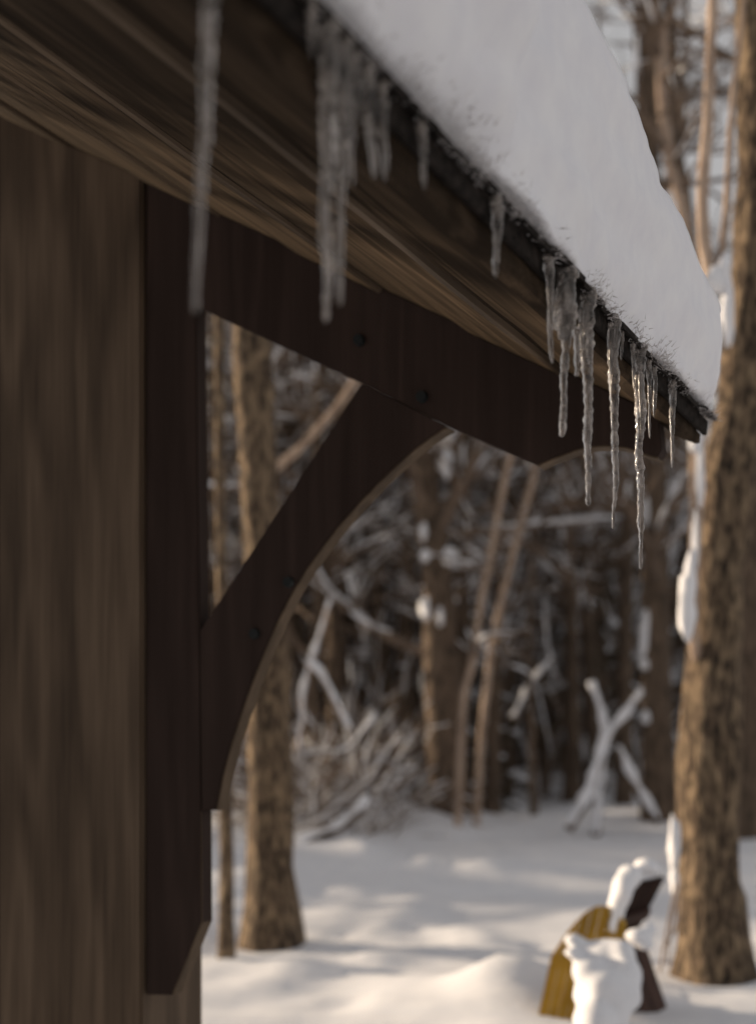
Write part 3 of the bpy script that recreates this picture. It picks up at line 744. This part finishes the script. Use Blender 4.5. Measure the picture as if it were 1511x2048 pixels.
# keep the window of open sky at the upper right thin
protos = [conifer('conifer', (0, 0, 0), h, random.Random(h * 3), LC, G1, spread=sp, dens=1.1, snowy=.75, low=lo_) for (h, sp, lo_) in ((9, .20, .03), (11, .17, .05), (7, .24, .02), (12, .15, .04))]
used = [False] * 4
for k, (x, Y) in enumerate(spots):
    right = x / Y > .13
    lim = (.27 if right else .56) * Y
    opts = [i for i, h in enumerate((9, 11, 7, 12)) if h < lim + 1.5] or [2]
    i = rn.choice(opts); sc = rn.uniform(.85, 1.15)
    if right: sc = min(sc, (lim + .3) / (9, 11, 7, 12)[i])
    sc = max(sc, .45)
    z = ground(x, Y, False) - .1
    if not used[i]:
        o = protos[i]; o.location = (x, Y, z); o.rotation_euler = (0, 0, rn.uniform(0, 6.28)); o.scale = (sc,) * 3; used[i] = True
    else: o = copy_thing(protos[i], (x, Y, z), rn.uniform(0, 6.28), sc)
    relabel(o, LC0, x, Y)
bprot = [bare_tree('bare_tree', (0, 0, 0), h, r, random.Random(int(h * 10)), M_bark2, LB, 'tree', G2, None, .2, nbb, .6, blen=.14, seg=9) for (h, r, nbb) in ((10, .10, 30), (12, .13, 34), (8, .07, 26), (11, .09, 30))]
ub_ = [False] * 4
for k in range(64):
    Y = rn.uniform(14, 34); x = rn.uniform(-.32, .32) * Y
    if x / Y > .10 and k % 5: x = -x * .8
    i = rn.randrange(4); sc = rn.uniform(.85, 1.2); z = ground(x, Y, False) - .1
    if not ub_[i]:
        o = bprot[i]; o.location = (x, Y, z); o.rotation_euler = (0, 0, rn.uniform(0, 6.28)); o.scale = (sc,) * 3; ub_[i] = True
    else: o = copy_thing(bprot[i], (x, Y, z), rn.uniform(0, 6.28), sc)
    relabel(o, LB0, x, Y)
conifer('conifer', (2.55, 16.5, ground(2.5, 16.5) - .1), 9.2, random.Random(5), 'dark conifer whose ragged top shows against the sky beside the roof snow', G1, spread=.10, dens=1.0, snowy=.2)
conifer('conifer', (at(948, 1500, 15).x, 15, ground(1, 15) - .1), 2.9, random.Random(8), 'small conifer loaded with blue-white snow behind the middle trunk', G1, spread=.2, dens=1.2, snowy=1.0)
bare_tree('bare_tree', (4.0, 19.5, ground(4, 19.5) - .1), 11.5, .12, random.Random(77), M_bark2, 'tall bare tree with dark branches spread against the sky behind the pale fork', 'tree', G2, None, .45, 34, .1, blen=.15, seg=9)
# trees to the left of the frame, whose shadows fall across the clearing
for k, (x, Y, i) in enumerate([(-5, 12.2, 1), (-7, 13.6, 0), (-8.5, 15, 3), (-11, 15.5, 1), (-14, 16.3, 3), (-19, 20.5, 0)]):
    relabel(copy_thing(bprot[i], (x, Y, ground(x, Y, False) - .1), k * 1.3, 1.1), LB0, x, Y)
for k, (x, Y, i) in enumerate([(-9.5, 14.6, 2), (-7.5, 5.3, 0), (-10, 5.8, 3), (-9, 4.2, 2), (-12.5, 7.2, 1), (-6, 4.0, 2)]):
    relabel(copy_thing(protos[i], (x, Y, ground(x, Y, False) - .1), k * 1.7, 1.0), LC0, x, Y)

# far-off wood as one mass
def far_wood():
    rn = random.Random(4); m = MB()
    for k in range(230):
        Y = rn.uniform(42, 75); x = rn.uniform(-.5, .5) * Y; h = rn.uniform(.19, .29) * Y
        if x / Y > .1: h *= .85
        g = ground(x, Y, False); rad = h * rn.uniform(.13, .2)
        m.tube([Vector((x, Y, g)), Vector((x, Y, g + h))], [.16, .03], 5)
        z = .04
        while z < .98:
            for b in range(7):
                a = rn.uniform(0, 6.28); L = rad * (1 - z) ** .8 * rn.uniform(.6, 1.2) + .15; d = Vector((math.cos(a), math.sin(a), 0)); s = Vector((-d.y, d.x, 0)) * L * rn.uniform(.25, .5)
                p = Vector((x, Y, g + z * h)); e = p + d * L - Vector((0, 0, L * rn.uniform(.3, .7)))
                m.add([p, p.lerp(e, .55) + s, e, p.lerp(e, .55) - s + Vector((0, 0, -.2))], [(0, 1, 2, 3)])
            z += .035
    o = m.build('far_wood', M_needle); tag(o, 'dark mass of distant forest closing the view behind the nearer trees', 'forest', kind='stuff')
far_wood()

# ------------------------------------------------------------------ chairs
def slat(mb, p, q, wdir, w0, w1, th, nrm):
    """tapered board from p to q"""
    p, q, wdir, nrm = Vector(p), Vector(q), Vector(wdir).normalized(), Vector(nrm).normalized()
    vs = []
    for (c, w_) in ((p, w0), (q, w1)):
        for sx, sn in ((-1, -1), (1, -1), (1, 1), (-1, 1)): vs.append(c + wdir * w_ / 2 * sx + nrm * th / 2 * sn)
    mb.add(vs, [(0, 1, 2, 3), (7, 6, 5, 4), (0, 4, 5, 1), (1, 5, 6, 2), (2, 6, 7, 3), (3, 7, 4, 0)])
def garden_chair(loc, rot, mt, lab, lean, nsl=7, fan=.35, H_=.80, Wd=.46, rd=.17, z0=.26, nseat=5, rear=False):
    """low garden chair with a slatted back; faces local -y"""
    root = empty('garden_chair', loc); root.rotation_euler = rot; tag(root, lab, 'chair', 'wooden garden chairs in the snow')
    back = Vector((0, math.sin(lean), math.cos(lean))); nr = Vector((0, math.cos(lean), -math.sin(lean)))
    for i in range(nsl):
        f = (i - (nsl - 1) / 2) / ((nsl - 1) / 2); w0 = Wd * .84 / (nsl - 1); w1 = Wd * (.92 + .2 * fan) / (nsl - 1)
        hh = H_ * (1 - rd * abs(f) ** 2.2)
        b = Vector((f * Wd * .42, .20 - .3 * math.tan(lean), z0 - .30)); t = Vector((f * Wd * (.46 + .1 * fan), .20, z0)) + back * hh
        m = MB(); slat(m, b, t, (1, 0, 0), w0 - .002, w1 - .002, .02, nr)
        tilt = -H_ * rd * 2.2 * abs(f) ** 1.2 * (1 if f > 0 else -1) / Wd * 1.9 * w1 / 2      # top cut along the curve of the back
        for q in (4, 7): m.v[q] = tuple(Vector(m.v[q]) - back * tilt)
        for q in (5, 6): m.v[q] = tuple(Vector(m.v[q]) + back * tilt); m.build('back_slat', mt, root, bevel=.004)
    for g in (.15, .6):
        m = MB(); m.box(tuple(Vector((0, .222, z0)) + back * H_ * g), (Wd * .95, .022, .045), Matrix.Rotation(-lean, 3, 'X')); m.build('back_rail', mt, root)
    for i in range(nseat):
        m = MB(); m.box((0, .14 - i * .092, z0 - .015 + i * .019), (Wd * 1.05, .082, .02), Matrix.Rotation(-.2, 3, 'X')); m.build('seat_slat', mt, root, bevel=.003)
    for q in ((-1, 1) if nseat else ()):
        m = MB(); slat(m, (q * Wd * .5, .14 - nseat * .085, -.25), (q * Wd * .5, .14 - nseat * .085, z0 + .02 * nseat), (0, 1, 0), .09, .09, .025, (1, 0, 0)); m.build('leg', mt, root)
        m = MB(); slat(m, (q * Wd * .47, .12, z0 - .02), (q * Wd * .47, .34, -.25), (0, 1, .3), .11, .13, .03, (1, 0, 0)); m.build('leg', mt, root)
    if rear:
        for i in range(3):
            m = MB(); slat(m, ((i - 1) * Wd * .36, .31, z0 + .10), ((i - 1) * Wd * .44, .50, -.22), (1, 0, 0), Wd * .35, Wd * .43, .02, (0, 1, .3)); m.build('rear_slat', mt, root, bevel=.003)
    return root
p = at(1181, 1824, 5.35) - Vector((.17, .30, .66))
garden_chair(p, (R(-4), R(12), R(-14)), M_yellow, 'mustard yellow slatted chair with rounded back, half buried under snow at bottom right', R(16), 9, .30, .64, .29, .30, .10, nseat=4)
p = at(1287, 1762, 5.6) - Vector((.338, -.195, .634))
garden_chair(p, (0, 0, R(-120)), M_brown, 'dark brown slatted chair with thick snow cap, leaning back beside the yellow chair', R(27), 5, .0, .42, .40, .0, .26, nseat=0, rear=True)

def snow_heap(name, lab, blobs, res=.012):
    """snow lying on a chair: overlapping rounded lumps merged into one skin"""
    c0 = Vector(blobs[0][0]); m = MB()
    for k, (c, r) in enumerate(blobs): m.blob(Vector(c) - c0, r, 20, 14, .09, k * 2.3 + 1)
    o = m.build(name, M_snow, None, smooth=True); o.location = c0
    md = o.modifiers.new('merge', 'REMESH'); md.mode = 'VOXEL'; md.voxel_size = res; md.use_smooth_shade = True
    sm_ = o.modifiers.new('soften', 'SMOOTH'); sm_.iterations = 22
    tag(o, lab, 'snow'); return o
def A(x, y, Y, rx, ry, rz): return (at(x, y, Y), (rx, ry, rz))
snow_heap('chair_snow', 'big lump of snow covering the seat and back of the yellow chair', [
    A(1215, 1925, 5.16, .105, .10, .088), A(1176, 1908, 5.18, .062, .07, .046), A(1240, 1905, 5.12, .055, .08, .050), A(1250, 1950, 5.05, .060, .09, .070),
    A(1215, 1975, 5.0, .095, .09, .070), A(1146, 1880, 5.19, .040, .04, .030), A(1190, 2040, 4.95, .080, .12, .070), A(1172, 1990, 5.05, .05, .08, .05), A(1258, 1992, 5.0, .045, .08, .055), A(1140, 1905, 5.1, .03, .05, .02), A(1175, 1945, 5.05, .06, .08, .05), A(1240, 2030, 4.95, .032, .05, .09)])
snow_heap('chair_snow', 'thick warm-lit snow cap on top of the brown chair back', [
    A(1258, 1752, 5.5, .050, .09, .048), A(1290, 1732, 5.62, .052, .10, .034), A(1243, 1780, 5.45, .042, .07, .070), A(1230, 1822, 5.45, .034, .06, .085), A(1221, 1858, 5.42, .026, .05, .050), A(1306, 1738, 5.68, .032, .07, .030)])
snow_heap('chair_snow', 'small lump of snow behind the brown chair below its back', [
    A(1272, 1872, 5.3, .050, .06, .032), A(1298, 1858, 5.35, .030, .05, .032), A(1290, 1888, 5.28, .036, .05, .030)])
